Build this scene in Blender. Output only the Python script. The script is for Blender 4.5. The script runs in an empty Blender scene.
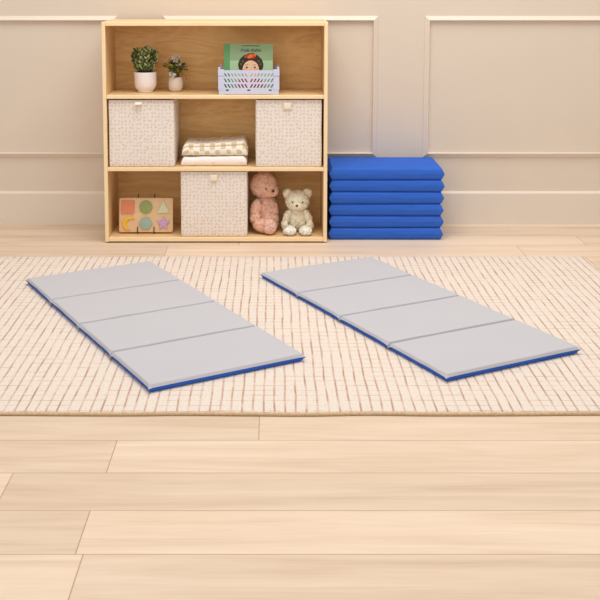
import bpy, bmesh, math, random
from mathutils import Vector, Matrix, Euler, noise
R = math.radians
PI = math.pi
random.seed(7)
SC = bpy.context.scene
COL = SC.collection

# ------------------------------------------------------------------ helpers
def lin(c):
    def f(v):
        v /= 255.0
        return v / 12.92 if v <= 0.04045 else ((v + 0.055) / 1.055) ** 2.4
    return (f(c[0]), f(c[1]), f(c[2]), 1.0)

class G:
    """tiny node-graph writer"""
    def __init__(s, name):
        s.m = bpy.data.materials.new(name); s.m.use_nodes = True
        s.t = s.m.node_tree; s.b = s.t.nodes['Principled BSDF']
        s.o = s.t.nodes['Material Output']
    def n(s, typ, **kw):
        x = s.t.nodes.new(typ)
        for k, v in kw.items(): setattr(x, k, v)
        return x
    def put(s, sock, v):
        if hasattr(v, 'is_output'): s.t.links.new(v, sock)
        elif isinstance(v, (tuple, list)) and sock.type == 'RGBA' and len(v) == 3: sock.default_value = (*v, 1)
        else: sock.default_value = v
    def math(s, op, a, b=0.0, c=None):
        x = s.n('ShaderNodeMath', operation=op)
        s.put(x.inputs[0], a); s.put(x.inputs[1], b)
        if c is not None: s.put(x.inputs[2], c)
        return x.outputs[0]
    def coord(s, kind='Object'):
        return s.n('ShaderNodeTexCoord').outputs[kind]
    def uv(s):
        return s.n('ShaderNodeTexCoord').outputs['UV']
    def map(s, vec, scale=(1, 1, 1), loc=(0, 0, 0), rot=(0, 0, 0)):
        x = s.n('ShaderNodeMapping'); s.put(x.inputs[0], vec)
        x.inputs['Scale'].default_value = scale; x.inputs['Location'].default_value = loc
        x.inputs['Rotation'].default_value = rot
        return x.outputs[0]
    def xyz(s, vec):
        x = s.n('ShaderNodeSeparateXYZ'); s.put(x.inputs[0], vec); return x.outputs
    def comb(s, a, b, c=0.0):
        x = s.n('ShaderNodeCombineXYZ')
        for i, v in enumerate((a, b, c)): s.put(x.inputs[i], v)
        return x.outputs[0]
    def noise(s, vec, scale=5, detail=3, rough=0.5, dist=0.0):
        x = s.n('ShaderNodeTexNoise'); s.put(x.inputs['Vector'], vec)
        x.inputs['Scale'].default_value = scale; x.inputs['Detail'].default_value = detail
        x.inputs['Roughness'].default_value = rough; x.inputs['Distortion'].default_value = dist
        return x.outputs['Fac']
    def white(s, vec):
        x = s.n('ShaderNodeTexWhiteNoise'); s.put(x.inputs['Vector'], vec); return x.outputs['Value']
    def ramp(s, fac, stops, interp='LINEAR'):
        x = s.n('ShaderNodeValToRGB'); s.put(x.inputs[0], fac)
        cr = x.color_ramp; cr.interpolation = interp
        while len(cr.elements) < len(stops): cr.elements.new(0.5)
        for e, (p, c) in zip(cr.elements, stops):
            e.position = p; e.color = c if len(c) == 4 else (*c, 1)
        return x.outputs[0]
    def sm(s, v, a, b):
        x = s.n('ShaderNodeMapRange', interpolation_type='SMOOTHSTEP'); s.put(x.inputs[0], v)
        x.inputs[1].default_value = a; x.inputs[2].default_value = b
        return x.outputs[0]
    def mix(s, f, a, b, mode='MIX'):
        x = s.n('ShaderNodeMix', data_type='RGBA', blend_type=mode)
        s.put(x.inputs[0], f); s.put(x.inputs[6], a); s.put(x.inputs[7], b)
        return x.outputs[2]
    def bump(s, h, strength=0.3, dist=0.01):
        x = s.n('ShaderNodeBump'); s.put(x.inputs['Height'], h)
        x.inputs['Strength'].default_value = strength; x.inputs['Distance'].default_value = dist
        s.t.links.new(x.outputs[0], s.b.inputs['Normal'])
    def done(s, col, rough=0.6, spec=0.5, sheen=0.0):
        s.put(s.b.inputs['Base Color'], col); s.put(s.b.inputs['Roughness'], rough)
        s.b.inputs['Specular IOR Level'].default_value = spec
        if sheen: s.b.inputs['Sheen Weight'].default_value = sheen
        return s.m

def plain(name, rgb, rough=0.6, spec=0.4, var=0.06, scale=40, bump=0.0, bdist=0.002, sheen=0.0):
    g = G(name); c = lin(rgb); p = g.coord()
    f = g.noise(p, scale, 3)
    lo = tuple(v * (1 - var) for v in c[:3]); hi = tuple(min(1, v * (1 + var)) for v in c[:3])
    col = g.ramp(f, [(0.25, lo), (0.75, hi)])
    if bump: g.bump(g.noise(p, scale * 3, 2), bump, bdist)
    return g.done(col, rough, spec, sheen)

def wood(name, lo, hi, axis='X', rough=0.45, fig=1.0, spec=0.35):
    """veneer with grain running along the axis, cathedral figure mixed in"""
    g = G(name); p = g.coord()
    along = {'X': (1.3, 7, 7), 'Y': (7, 1.3, 7), 'Z': (7, 7, 1.3)}[axis]
    a = g.noise(g.map(p, along), 2.0, 4, 0.55, 1.2)
    fine = g.noise(g.map(p, tuple(v * 7 for v in along)), 3.0, 3, 0.6)
    w = g.math('FRACT', g.math('MULTIPLY', a, 4.0))
    w = g.math('ABSOLUTE', g.math('SUBTRACT', w, 0.5))
    f = g.math('ADD', g.math('MULTIPLY', w, 0.8 * fig), g.math('MULTIPLY', fine, 0.4))
    col = g.ramp(f, [(0.2, lin(lo)), (0.75, lin(hi))])
    g.bump(fine, 0.05, 0.001)
    return g.done(col, rough, spec)

def set_tag(o, label=None, cat=None, group=None, kind=None):
    if label: o['label'] = label
    if cat: o['category'] = cat
    if group: o['group'] = group
    if kind: o['kind'] = kind
    return o

def thing(name, label, cat, loc=(0, 0, 0), rz=0, group=None):
    o = bpy.data.objects.new(name, None); COL.objects.link(o)
    o.empty_display_size = 0.05
    o.location = loc; o.rotation_euler = (0, 0, rz)
    return set_tag(o, label, cat, group)

def link(name, bm, mats, parent=None, smooth=False, loc=None, angle=None):
    me = bpy.data.meshes.new(name)
    bmesh.ops.recalc_face_normals(bm, faces=bm.faces)
    bm.to_mesh(me); bm.free()
    for m in (mats if isinstance(mats, (list, tuple)) else [mats]): me.materials.append(m)
    if smooth:
        for p in me.polygons: p.use_smooth = True
        if angle is not None: me.set_sharp_from_angle(angle=R(angle))
    o = bpy.data.objects.new(name, me); COL.objects.link(o)
    if parent: o.parent = parent
    if loc: o.location = loc
    return o

def copy_tree(o, parent=None):
    c = o.copy(); COL.objects.link(c); c.parent = parent
    for ch in list(o.children):
        if ch != c: copy_tree(ch, c)
    return c

def merge(bm, tmp, M=None, mi=0):
    """append tmp bmesh to bm"""
    if M is not None: bmesh.ops.transform(tmp, matrix=M, verts=tmp.verts)
    mp = {}
    for v in tmp.verts: mp[v] = bm.verts.new(v.co)
    for f in tmp.faces:
        try:
            nf = bm.faces.new([mp[v] for v in f.verts]); nf.material_index = mi; nf.smooth = f.smooth
        except ValueError: pass
    tmp.free()

def box(bm, x0, x1, y0, y1, z0, z1, bev=0.0, seg=2, M=None, mi=0):
    t = bmesh.new()
    bmesh.ops.create_cube(t, size=1)
    for v in t.verts:
        v.co = Vector(((x0 + x1) / 2 + v.co.x * (x1 - x0), (y0 + y1) / 2 + v.co.y * (y1 - y0), (z0 + z1) / 2 + v.co.z * (z1 - z0)))
    if bev:
        bmesh.ops.bevel(t, geom=list(t.edges), offset=bev, segments=seg, profile=0.5, affect='EDGES')
    merge(bm, t, M, mi)

def prism(bm, pts, y0, y1, bev=0.0, M=None, mi=0, plane='XZ', seg=2):
    """extrude a closed outline (in XZ) between y0 and y1"""
    t = bmesh.new()
    a = [t.verts.new((p[0], y0, p[1])) for p in pts]
    f = t.faces.new(a)
    r = bmesh.ops.extrude_face_region(t, geom=[f])
    for v in r['geom']:
        if isinstance(v, bmesh.types.BMVert): v.co.y = y1
    bmesh.ops.recalc_face_normals(t, faces=t.faces)
    if bev:
        fr = [e for e in t.edges if all(abs(v.co.y - y0) < 1e-6 for v in e.verts)]
        bmesh.ops.bevel(t, geom=fr, offset=bev, segments=seg, profile=0.5, affect='EDGES')
    merge(bm, t, M, mi)

def tube(bm, pts, rad, n=8, mi=0, closed=False):
    pts = [Vector(p) for p in pts]; rings = []
    for i, p in enumerate(pts):
        d = (pts[min(i + 1, len(pts) - 1)] - pts[max(i - 1, 0)]).normalized()
        up = Vector((0, 0, 1)) if abs(d.z) < 0.9 else Vector((1, 0, 0))
        u = d.cross(up).normalized(); w = u.cross(d)
        r = rad[i] if isinstance(rad, (list, tuple)) else rad
        rings.append([bm.verts.new(p + (u * math.cos(2 * PI * k / n) + w * math.sin(2 * PI * k / n)) * r) for k in range(n)])
    for a, b in zip(rings, rings[1:]):
        for k in range(n):
            f = bm.faces.new((a[k], a[(k + 1) % n], b[(k + 1) % n], b[k])); f.material_index = mi; f.smooth = True
    bm.faces.new(rings[0]).material_index = mi; bm.faces.new(rings[-1][::-1]).material_index = mi

def lathe(bm, prof, n=40, c=(0, 0, 0), mi=0):
    rings = []
    for r, z in prof:
        if r < 1e-6: rings.append([bm.verts.new((c[0], c[1], c[2] + z))])
        else: rings.append([bm.verts.new((c[0] + r * math.cos(2 * PI * k / n), c[1] + r * math.sin(2 * PI * k / n), c[2] + z)) for k in range(n)])
    for a, b in zip(rings, rings[1:]):
        for k in range(n):
            va = [a[k % len(a)], a[(k + 1) % len(a)]] if len(a) > 1 else [a[0]]
            vb = [b[(k + 1) % len(b)], b[k % len(b)]] if len(b) > 1 else [b[0]]
            q = va + vb
            if len(q) >= 3:
                f = bm.faces.new(q); f.material_index = mi; f.smooth = True

def struct(name, bm, m, smooth=False):
    return set_tag(link(name, bm, m, smooth=smooth), kind='structure')

# ------------------------------------------------------------------ materials
M_wall = plain('wall_paint', (218, 203, 186), 0.75, 0.2, 0.012, 6, 0.03, 0.0006)
M_trim = plain('trim_paint', (224, 210, 194), 0.5, 0.3, 0.01, 6)

def make_floor_mat():
    g = G('oak_floor'); p = g.coord(); x, y, z = g.xyz(p)
    PW, PL = 0.167, 1.45
    ry = g.math('DIVIDE', g.math('SUBTRACT', y, 4.243), PW)
    row = g.math('FLOOR', ry)
    off = g.math('MULTIPLY', g.math('FRACT', g.math('MULTIPLY', g.math('SINE', g.math('MULTIPLY', row, 12.9898)), 437.58)), PL)
    rx = g.math('DIVIDE', g.math('ADD', g.math('SUBTRACT', x, 1.31), off), PL)
    idx = g.math('FLOOR', rx)
    rnd = g.white(g.comb(row, idx, 3.0))
    fy = g.math('MULTIPLY', g.math('PINGPONG', ry, 0.5), PW)
    fx = g.math('MULTIPLY', g.math('PINGPONG', rx, 0.5), PL)
    seam = g.math('MINIMUM', g.sm(fy, 0.0, 0.0022), g.sm(fx, 0.0, 0.0022))
    pv = g.comb(g.math('ADD', x, g.math('MULTIPLY', rnd, 31.0)), g.math('ADD', y, g.math('MULTIPLY', rnd, 17.0)), 0.0)
    a = g.noise(g.map(pv, (0.55, 7, 1)), 2.2, 4, 0.55, 0.8)
    fine = g.noise(g.map(pv, (3, 60, 1)), 2.0, 3, 0.6)
    f = g.math('ADD', g.math('MULTIPLY', a, 0.75), g.math('MULTIPLY', fine, 0.25))
    base = g.ramp(f, [(0.3, lin((208, 182, 156))), (0.5, lin((223, 200, 176))), (0.72, lin((233, 214, 193)))])
    tone = g.ramp(rnd, [(0.0, (0.86, 0.84, 0.82)), (1.0, (1.06, 1.05, 1.04))])
    col = g.mix(1.0, base, tone, 'MULTIPLY')
    col = g.mix(seam, lin((176, 140, 104)), col)
    g.bump(g.math('ADD', g.math('MULTIPLY', seam, 1.0), g.math('MULTIPLY', fine, 0.15)), 0.15, 0.001)
    return g.done(col, 0.5, 0.35)
M_floor = make_floor_mat()

def make_rug_mat():
    g = G('woven_rug'); p = g.coord(); x, y, z = g.xyz(p)
    wob = g.math('MULTIPLY', g.math('SUBTRACT', g.noise(g.map(p, (9, 5, 1)), 1.0, 2), 0.5), 0.010)
    sx = g.math('DIVIDE', g.math('ADD', x, wob), 0.0277)
    sid = g.math('FLOOR', sx)
    dx = g.math('ABSOLUTE', g.math('SUBTRACT', g.math('FRACT', sx), 0.5))
    brk = g.noise(g.comb(g.math('MULTIPLY', sid, 3.7), g.math('MULTIPLY', y, 9.0), 0.0), 1.0, 3, 0.6)
    lx = g.math('SUBTRACT', 1.0, g.sm(dx, 0.045, 0.125))
    lx = g.math('MULTIPLY', lx, g.math('ADD', 0.35, g.math('MULTIPLY', g.sm(brk, 0.3, 0.62), 0.65)))
    wob2 = g.math('MULTIPLY', g.math('SUBTRACT', g.noise(g.map(p, (5, 12, 1)), 1.0, 2), 0.5), 0.010)
    sy = g.math('DIVIDE', g.math('ADD', y, wob2), 0.0330)
    tid = g.math('FLOOR', sy)
    dy = g.math('ABSOLUTE', g.math('SUBTRACT', g.math('FRACT', sy), 0.5))
    brk2 = g.noise(g.comb(g.math('MULTIPLY', x, 10.0), g.math('MULTIPLY', tid, 5.3), 0.0), 1.0, 3, 0.6)
    ly = g.math('SUBTRACT', 1.0, g.sm(dy, 0.02, 0.09))
    ly = g.math('MULTIPLY', ly, g.math('MULTIPLY', g.sm(brk2, 0.38, 0.65), 0.7))
    weave = g.noise(g.map(p, (140, 260, 1)), 1.0, 2, 0.6)
    fleck = g.noise(g.map(p, (300, 120, 1)), 1.0, 2, 0.7)
    cream = g.ramp(weave, [(0.3, lin((213, 198, 184))), (0.7, lin((232, 220, 208)))])
    tan = g.ramp(brk, [(0.4, lin((196, 152, 120))), (0.75, lin((146, 98, 70)))])
    col = g.mix(g.math('MULTIPLY', lx, 0.8), cream, tan)
    col = g.mix(ly, col, lin((184, 150, 124)))
    col = g.mix(g.math('MULTIPLY', g.sm(fleck, 0.62, 0.75), 0.25), col, lin((214, 178, 146)))
    h = g.math('SUBTRACT', g.math('ADD', g.math('MULTIPLY', weave, 0.6), 0.4), g.math('MAXIMUM', lx, ly))
    g.bump(h, 0.35, 0.003)
    return g.done(col, 0.95, 0.1, 0.1)
M_rug = make_rug_mat()
M_jute = plain('jute_binding', (206, 178, 144), 0.95, 0.1, 0.18, 150, 0.4, 0.002)

M_grey = plain('grey_vinyl', (189, 187, 191), 0.7, 0.15, 0.012, 5, 0.03, 0.001)
M_blue = plain('blue_vinyl', (54, 101, 196), 0.8, 0.1, 0.05, 6, 0.05, 0.001)
M_hinge = plain('grey_hinge', (172, 168, 170), 0.55, 0.3, 0.03, 20)
M_board = wood('birch_board', (228, 188, 134), (240, 204, 152), 'X')
M_side = wood('birch_side', (228, 188, 134), (240, 206, 154), 'Z')
M_back = wood('birch_back', (226, 178, 110), (243, 204, 140), 'X', fig=1.2)
M_edge = wood('birch_edge', (247, 216, 170), (255, 234, 196), 'X', fig=0.4)
M_edgez = wood('birch_edge_upright', (247, 216, 170), (255, 234, 196), 'Z', fig=0.4)
M_foot = plain('black_rubber', (30, 24, 22), 0.7, 0.2)

def make_bin_mat():
    g = G('dotted_fabric'); u = g.uv()
    wv = g.n('ShaderNodeTexVoronoi', feature='F1', voronoi_dimensions='2D')
    dn = g.n('ShaderNodeTexNoise'); g.put(dn.inputs['Vector'], u); dn.inputs['Scale'].default_value = 120
    vs = g.n('ShaderNodeVectorMath', operation='MULTIPLY_ADD')
    g.put(vs.inputs[0], dn.outputs['Color']); vs.inputs[1].default_value = (0.005, 0.005, 0); g.put(vs.inputs[2], u)
    g.put(wv.inputs['Vector'], vs.outputs[0]); wv.inputs['Scale'].default_value = 66; wv.inputs['Randomness'].default_value = 0.48
    rc = g.math('ADD', 0.23, g.math('MULTIPLY', g.white(wv.outputs['Color']), 0.07))
    d = g.math('SUBTRACT', wv.outputs['Distance'], rc)
    m = g.math('SUBTRACT', 1.0, g.sm(d, -0.05, 0.06))
    wf = g.noise(g.map(u, (900, 900, 1)), 1.0, 2)
    cream = g.ramp(wf, [(0.3, lin((230, 217, 207))), (0.7, lin((243, 233, 225)))])
    tan = g.mix(g.white(wv.outputs['Position']), lin((205, 178, 142)), lin((218, 194, 164)))
    g.bump(wf, 0.2, 0.001)
    return g.done(g.mix(g.math('MULTIPLY', m, 0.62), cream, tan), 0.9, 0.1, 0.05)
M_bin = make_bin_mat()
M_tab = plain('cream_webbing', (242, 226, 200), 0.85, 0.1, 0.05, 200)
M_lining = plain('bin_lining', (225, 212, 196), 0.9, 0.1)

M_bluecrate = plain('lavender_plastic', (205, 209, 230), 0.4, 0.45, 0.01, 10)
M_ceramic = plain('white_ceramic', (246, 236, 234), 0.35, 0.45, 0.015, 12)
M_ceramic2 = plain('matt_stoneware', (232, 216, 202), 0.55, 0.3, 0.03, 60)
M_soil = plain('dark_soil', (62, 46, 34), 0.95, 0.1, 0.35, 200, 0.6, 0.004)
M_leafA = plain('leaf_green', (110, 130, 74), 0.5, 0.35, 0.2, 60)
M_leafB = plain('leaf_dark', (66, 90, 46), 0.5, 0.35, 0.2, 60)
M_leafC = plain('leaf_pale', (172, 184, 126), 0.5, 0.35, 0.15, 60)
M_olive = plain('olive_leaf', (120, 124, 52), 0.55, 0.3, 0.2, 60)
M_ochre = plain('ochre_leaf', (186, 156, 56), 0.55, 0.3, 0.2, 60)
M_sprig = plain('dry_sprig', (150, 136, 122), 0.7, 0.2, 0.15, 60)
M_petal = plain('white_petal', (232, 222, 216), 0.7, 0.2, 0.06, 60)
M_stem = plain('stem_brown', (96, 82, 46), 0.7, 0.2, 0.15, 60)

M_pboard = wood('puzzle_beech', (226, 188, 144), (240, 208, 168), 'X', fig=0.4)
M_black = plain('black_wire', (22, 20, 20), 0.4, 0.4, 0.05)
def crepe(name, rgb): return plain(name, rgb, 0.75, 0.2, 0.07, 260, 0.35, 0.0012)
M_pc = {'coral': crepe('coral_paint', (226, 140, 108)), 'green': crepe('moss_paint', (152, 164, 104)),
        'cream': crepe('pale_green_paint', (212, 212, 178)), 'yellow': crepe('yellow_paint', (240, 188, 54)),
        'sage': crepe('sage_paint', (160, 178, 162)), 'lilac': crepe('lilac_paint', (200, 160, 200))}

def plush(name, rgb, dk=0.74):
    g = G(name); p = g.coord(); c = lin(rgb)
    f = g.noise(p, 160, 4, 0.7)
    lo = tuple(v * dk for v in c[:3]); hi = tuple(min(1, v * 1.16) for v in c[:3])
    g.bump(g.noise(p, 300, 3, 0.7), 0.45, 0.003)
    return g.done(g.ramp(f, [(0.3, lo), (0.7, hi)]), 0.95, 0.05, 0.3)
M_pink = plush('dusty_pink_plush', (248, 194, 168), 0.8)
M_pinksole = plush('pale_pink_plush', (236, 190, 176))
M_cream = plush('cream_plush', (255, 236, 210), 0.9)
M_creamfoot = plush('pale_cream_plush', (253, 244, 230), 0.86)
M_nose = plain('brown_stitch', (92, 60, 48), 0.6, 0.3)
M_eye = plain('eye_bead', (38, 26, 22), 0.25, 0.5)

def make_check_mat():
    g = G('checked_blanket'); u = g.uv()
    w = g.n('ShaderNodeTexNoise'); g.put(w.inputs['Vector'], u); w.inputs['Scale'].default_value = 25
    vs = g.n('ShaderNodeVectorMath', operation='MULTIPLY_ADD')
    g.put(vs.inputs[0], w.outputs['Color']); vs.inputs[1].default_value = (0.016, 0.018, 0); g.put(vs.inputs[2], u)
    x, y, z = g.xyz(vs.outputs[0])
    sx = g.math('SINE', g.math('MULTIPLY', x, PI / 0.0225)); sy = g.math('SINE', g.math('MULTIPLY', y, PI / 0.0185))
    nz = g.math('MULTIPLY', g.math('SUBTRACT', g.noise(g.map(u, (90, 90, 1)), 1.0, 2), 0.5), 0.7)
    m = g.sm(g.math('ADD', g.math('MULTIPLY', sx, sy), nz), 0.06, 0.28)
    fz = g.noise(g.map(u, (500, 500, 1)), 1.0, 2)
    cr = g.ramp(fz, [(0.3, lin((238, 228, 214))), (0.7, lin((250, 243, 232)))])
    tn = g.ramp(fz, [(0.3, lin((214, 188, 146))), (0.7, lin((230, 206, 168)))])
    g.bump(fz, 0.35, 0.002)
    return g.done(g.mix(m, cr, tn), 0.95, 0.05, 0.1)
M_check = make_check_mat()
def make_white_blanket():
    g = G('white_blanket'); u = g.uv()
    v = g.n('ShaderNodeTexVoronoi', feature='F1', voronoi_dimensions='2D')
    g.put(v.inputs['Vector'], g.map(u, (1, 1.4, 1), (0.013, 0.021, 0))); v.inputs['Scale'].default_value = 15
    m = g.math('SUBTRACT', 1.0, g.sm(v.outputs['Distance'], 0.08, 0.16))
    pick = g.ramp(g.white(v.outputs['Color']), [(0.0, lin((246, 206, 190))), (0.45, lin((232, 140, 96))), (0.55, lin((205, 214, 178))), (0.8, lin((246, 220, 206)))], 'CONSTANT')
    fz = g.noise(g.map(u, (400, 400, 1)), 1.0, 2)
    wh = g.ramp(fz, [(0.3, lin((240, 230, 224))), (0.7, lin((252, 246, 240)))])
    g.bump(fz, 0.3, 0.002)
    return g.done(g.mix(g.math('MULTIPLY', m, 0.8), wh, pick), 0.95, 0.05, 0.1)
M_white = make_white_blanket()

M_cover = plain('cover_sage_green', (148, 176, 132), 0.5, 0.35, 0.02, 20)
M_cover2 = plain('cover_mint', (174, 204, 160), 0.5, 0.35, 0.02, 20)
M_spine = plain('spine_green', (96, 160, 100), 0.5, 0.35, 0.03, 20)
M_pages = plain('page_block', (240, 232, 216), 0.8, 0.1, 0.05, 200)
M_ink = plain('dark_ink', (44, 52, 44), 0.6, 0.2)
M_hair = plain('printed_hair', (62, 38, 24), 0.5, 0.3, 0.12, 200)
M_face = plain('printed_skin', (240, 196, 160), 0.5, 0.3, 0.02)
M_blush = plain('printed_blush', (240, 172, 142), 0.5, 0.3, 0.02)
M_red = plain('printed_red', (206, 56, 36), 0.5, 0.3, 0.05)
M_orange = plain('printed_orange', (236, 120, 44), 0.5, 0.3, 0.05)
M_pgreen = plain('printed_green', (70, 110, 62), 0.5, 0.3, 0.05)
M_dress = plain('printed_dress', (196, 72, 48), 0.5, 0.3, 0.1, 120)

# ------------------------------------------------------------------ the setting
WY = 4.642
bm = bmesh.new(); box(bm, -3.0, 3.2, -1.2, WY + 0.1, -0.08, 0.0); struct('floor', bm, M_floor)
bm = bmesh.new(); box(bm, -3.0, 3.2, WY, WY + 0.1, 0.0, 2.6); struct('wall_back', bm, M_wall)

# skirting: tall flat board with a small top chamfer
bm = bmesh.new()
prof = [(WY, 0.0), (WY - 0.014, 0.0), (WY - 0.014, 0.1405), (WY - 0.0125, 0.1435), (WY - 0.008, 0.1475), (WY - 0.003, 0.1495), (WY, 0.150)]
ra = [bm.verts.new((-3.0, a, b)) for a, b in prof]; rb = [bm.verts.new((3.2, a, b)) for a, b in prof]
for i in range(len(prof) - 1): bm.faces.new((ra[i], ra[i + 1], rb[i + 1], rb[i]))
bm.faces.new(ra); bm.faces.new(rb[::-1])
struct('baseboard_back', bm, M_trim)

def panel_frame(name, x0, x1, z0, z1):
    """mitred picture-frame moulding on the wall"""
    bm = bmesh.new()
    # (inset from outer edge, proud of wall)
    prof = [(0.0, 0.0), (0.0, 0.0035), (0.002, 0.005), (0.008, 0.0085), (0.014, 0.0135), (0.0165, 0.0150), (0.0185, 0.0152), (0.0200, 0.0140), (0.0208, 0.0115), (0.0212, 0.0)]
    loops = []
    for ins, pr in prof:
        y = WY - pr
        loops.append([bm.verts.new(c) for c in ((x0 + ins, y, z0 + ins), (x1 - ins, y, z0 + ins), (x1 - ins, y, z1 - ins), (x0 + ins, y, z1 - ins))])
    for a, b in zip(loops, loops[1:]):
        for k in range(4): bm.faces.new((a[k], a[(k + 1) % 4], b[(k + 1) % 4], b[k]))
    return struct(name, bm, M_trim)
panel_frame('trim_1', -1.644, -0.690, 0.306, 0.9395)
panel_frame('trim_2', -0.486, 0.468, 0.306, 0.9395)
panel_frame('trim_3', 0.6765, 1.6305, 0.306, 0.9395)
panel_frame('trim_4', -1.644, -0.690, 1.15, 2.35)
panel_frame('trim_5', -0.486, 0.468, 1.15, 2.35)
panel_frame('trim_6', 0.6765, 1.6305, 1.15, 2.35)

# ------------------------------------------------------------------ rug
def make_rug():
    x0, x1, y0, y1, h = -1.205, 1.243, 2.545, 4.047, 0.011
    root = thing('area_rug', 'cream woven rug with a loose brown grid, lying on the oak floor', 'rug', ((x0 + x1) / 2, (y0 + y1) / 2, 0))
    cx, cy = (x0 + x1) / 2, (y0 + y1) / 2
    # perimeter with rounded corners and a slightly wavy edge
    def outline(ins):
        pts = []
        rc = 0.03
        W, H = (x1 - x0) / 2 - ins, (y1 - y0) / 2 - ins
        corners = [(W - rc, -H + rc, -90), (W - rc, H - rc, 0), (-W + rc, H - rc, 90), (-W + rc, -H + rc, 180)]
        for i, (ax, ay, a0) in enumerate(corners):
            for k in range(7):
                a = R(a0 + 15 * k); pts.append((ax + rc * math.cos(a), ay + rc * math.sin(a)))
            bx, by, _ = corners[(i + 1) % 4]
            an = R(a0 + 90); p = pts[-1]; q = (bx + rc * math.cos(an), by + rc * math.sin(an))
            n = 60
            for k in range(1, n): pts.append((p[0] + (q[0] - p[0]) * k / n, p[1] + (q[1] - p[1]) * k / n))
        out = []
        for x, y in pts:
            out.append((x + 0.006 * (noise.noise((x * 2.1, y * 7, 1))), y + 0.006 * (noise.noise((x * 5, y * 2, 4)))))
        return out
    bm = bmesh.new()
    lv = []
    for ins, z in ((0.006, 0.0006), (0.004, 0.006), (0.006, 0.0088), (0.012, h), (0.05, h)):
        lv.append([bm.verts.new((a, b, z)) for a, b in outline(ins)])
    for a, b in zip(lv, lv[1:]):
        n = len(a)
        for k in range(n): bm.faces.new((a[k], a[(k + 1) % n], b[(k + 1) % n], b[k]))
    bm.faces.new(lv[-1]); bm.faces.new(lv[0][::-1])
    link('woven_field', bm, M_rug, root, True, angle=50)
    bm = bmesh.new()
    lv = []
    for ins, z in ((0.0065, 0.0003), (0.001, 0.0012), (0.0, 0.0045), (0.001, 0.0078), (0.0065, 0.0093)):
        lv.append([bm.verts.new((a, b, z)) for a, b in outline(ins)])
    for a, b in zip(lv, lv[1:] + lv[:1]):
        n = len(a)
        for k in range(n): bm.faces.new((a[k], a[(k + 1) % n], b[(k + 1) % n], b[k]))
    o = link('edge_binding', bm, M_jute, root, True); o['label'] = 'tan jute edge binding'
make_rug()
RUGZ = 0.0112

# ------------------------------------------------------------------ fold-out nap mats
def pad_half(bm, L0, L1, W, zseam, zface, ins, seed, wr, e0, e1):
    """one half (upper or lower) of a padded panel, pointed at the seam"""
    def ticks(a, b, ins, ins1):
        e = [0, ins * 0.3, ins * 0.6, ins * 0.85, ins, ins * 1.15, ins * 1.6, ins * 3]
        n = 9; q = ins1 / ins
        mid = [a + ins * 3 + (b - a - ins * 3 - ins1 * 3) * k / n for k in range(1, n)]
        return [a + v for v in e] + mid + [b - v * q for v in e[::-1]]
    us, vs = ticks(0, W, ins, ins), ticks(L0, L1, e0, e1)
    def s(t):
        if t < 0.85: return t * 1.02
        if t > 1.6: return 1.0
        return 0.867 + (1 - 0.867) * (1 - (1 - (t - 0.85) / 0.75) ** 2)
    g = []
    for v in vs:
        row = []
        for u in us:
            du, dv = min(u, W - u), min(v - L0, L1 - v)
            t = min(du / ins, (v - L0) / e0, (L1 - v) / e1); d = t * ins
            k = s(t)
            # soft corner: chamfers the top near corners
            z = zseam + (zface - zseam) * k
            if d > ins * 0.2:
                nz = noise.noise((u * 6 + seed, v * 6, seed)) * 0.0006
                if d < ins * 3: nz += noise.noise((u * 30 + seed * 3, v * 30, 2)) * wr * (1 - d / (ins * 3))
                z += nz * (1 if zface > zseam else 0)
            ou = noise.noise((v * 18, seed, 5)) * 0.0018 if du < ins * 0.2 else 0
            # the seam is drawn out to a small point at the corners
            ox = oy = 0.0
            if t < 0.7:
                c = (1 - t / 0.7) * math.exp(-(du + dv) / 0.007)
                ox = 0.006 * c * (-1 if u < W / 2 else 1)
                if (v - L0 < L1 - v and e0 > 0.004) or (v - L0 > L1 - v and e1 > 0.004): oy = 0.006 * c * (-1 if v - L0 < L1 - v else 1)
            row.append(bm.verts.new((u + ou + ox, v + oy, z)))
        g.append(row)
    for i in range(len(vs) - 1):
        for j in range(len(us) - 1):
            q = (g[i][j], g[i][j + 1], g[i + 1][j + 1], g[i + 1][j])
            bm.faces.new(q if zface > zseam else q[::-1])

def make_mat(label, loc, rz, seed, L=1.1405):
    root = thing('folding_nap_mat', label, 'nap mat', loc, rz, 'unfolded nap mats on the rug')
    W, T, seam = 0.478, 0.0235, 0.0142
    for i in range(4):
        a, b = L * i / 4 + (0.0042 if i else 0), L * (i + 1) / 4 - (0.0042 if i < 3 else 0)
        bm = bmesh.new(); pad_half(bm, a, b, W, seam, T, 0.0042, seed + i * 3.1, 0.0022, 0.0042 if i == 0 else 0.0036, 0.0042 if i == 3 else 0.0036)
        p = link('padded_panel', bm, M_grey, root, True, angle=60)
        bm = bmesh.new(); pad_half(bm, a, b, W, seam, 0.0006, 0.0045, seed + i * 2.3, 0.001, 0.0045 if i == 0 else 0.0025, 0.0045 if i == 3 else 0.0025)
        q = link('underside', bm, M_blue, p, True, angle=60); q['label'] = 'blue underside of the pad'
    for i in (1, 2, 3):
        bm = bmesh.new(); v = L * i / 4
        n = 24; rr = []
        for k in range(n + 1):
            u = 0.002 + (W - 0.002) * k / n
            top = seam - 0.0002
            if k == 0: u = -0.003
            sag = 0.0008 * noise.noise((u * 20, seed + i, 3))
            rr.append([bm.verts.new((u, v + dv, top + dz + sag)) for dv, dz in ((-0.0046, -0.0020), (-0.002, -0.0034), (0, -0.0038), (0.002, -0.0034), (0.0046, -0.0020))]
                      + [bm.verts.new((u, v + dv, seam - 0.0060)) for dv in (0.0042, -0.0042)])
        for A, B in zip(rr, rr[1:]):
            for k in range(7): bm.faces.new((A[k], A[(k + 1) % 7], B[(k + 1) % 7], B[k]))
        bm.faces.new(rr[0]); bm.faces.new(rr[-1][::-1])
        link('hinge_strip', bm, M_hinge, root, True, angle=50)
    return root
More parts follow.
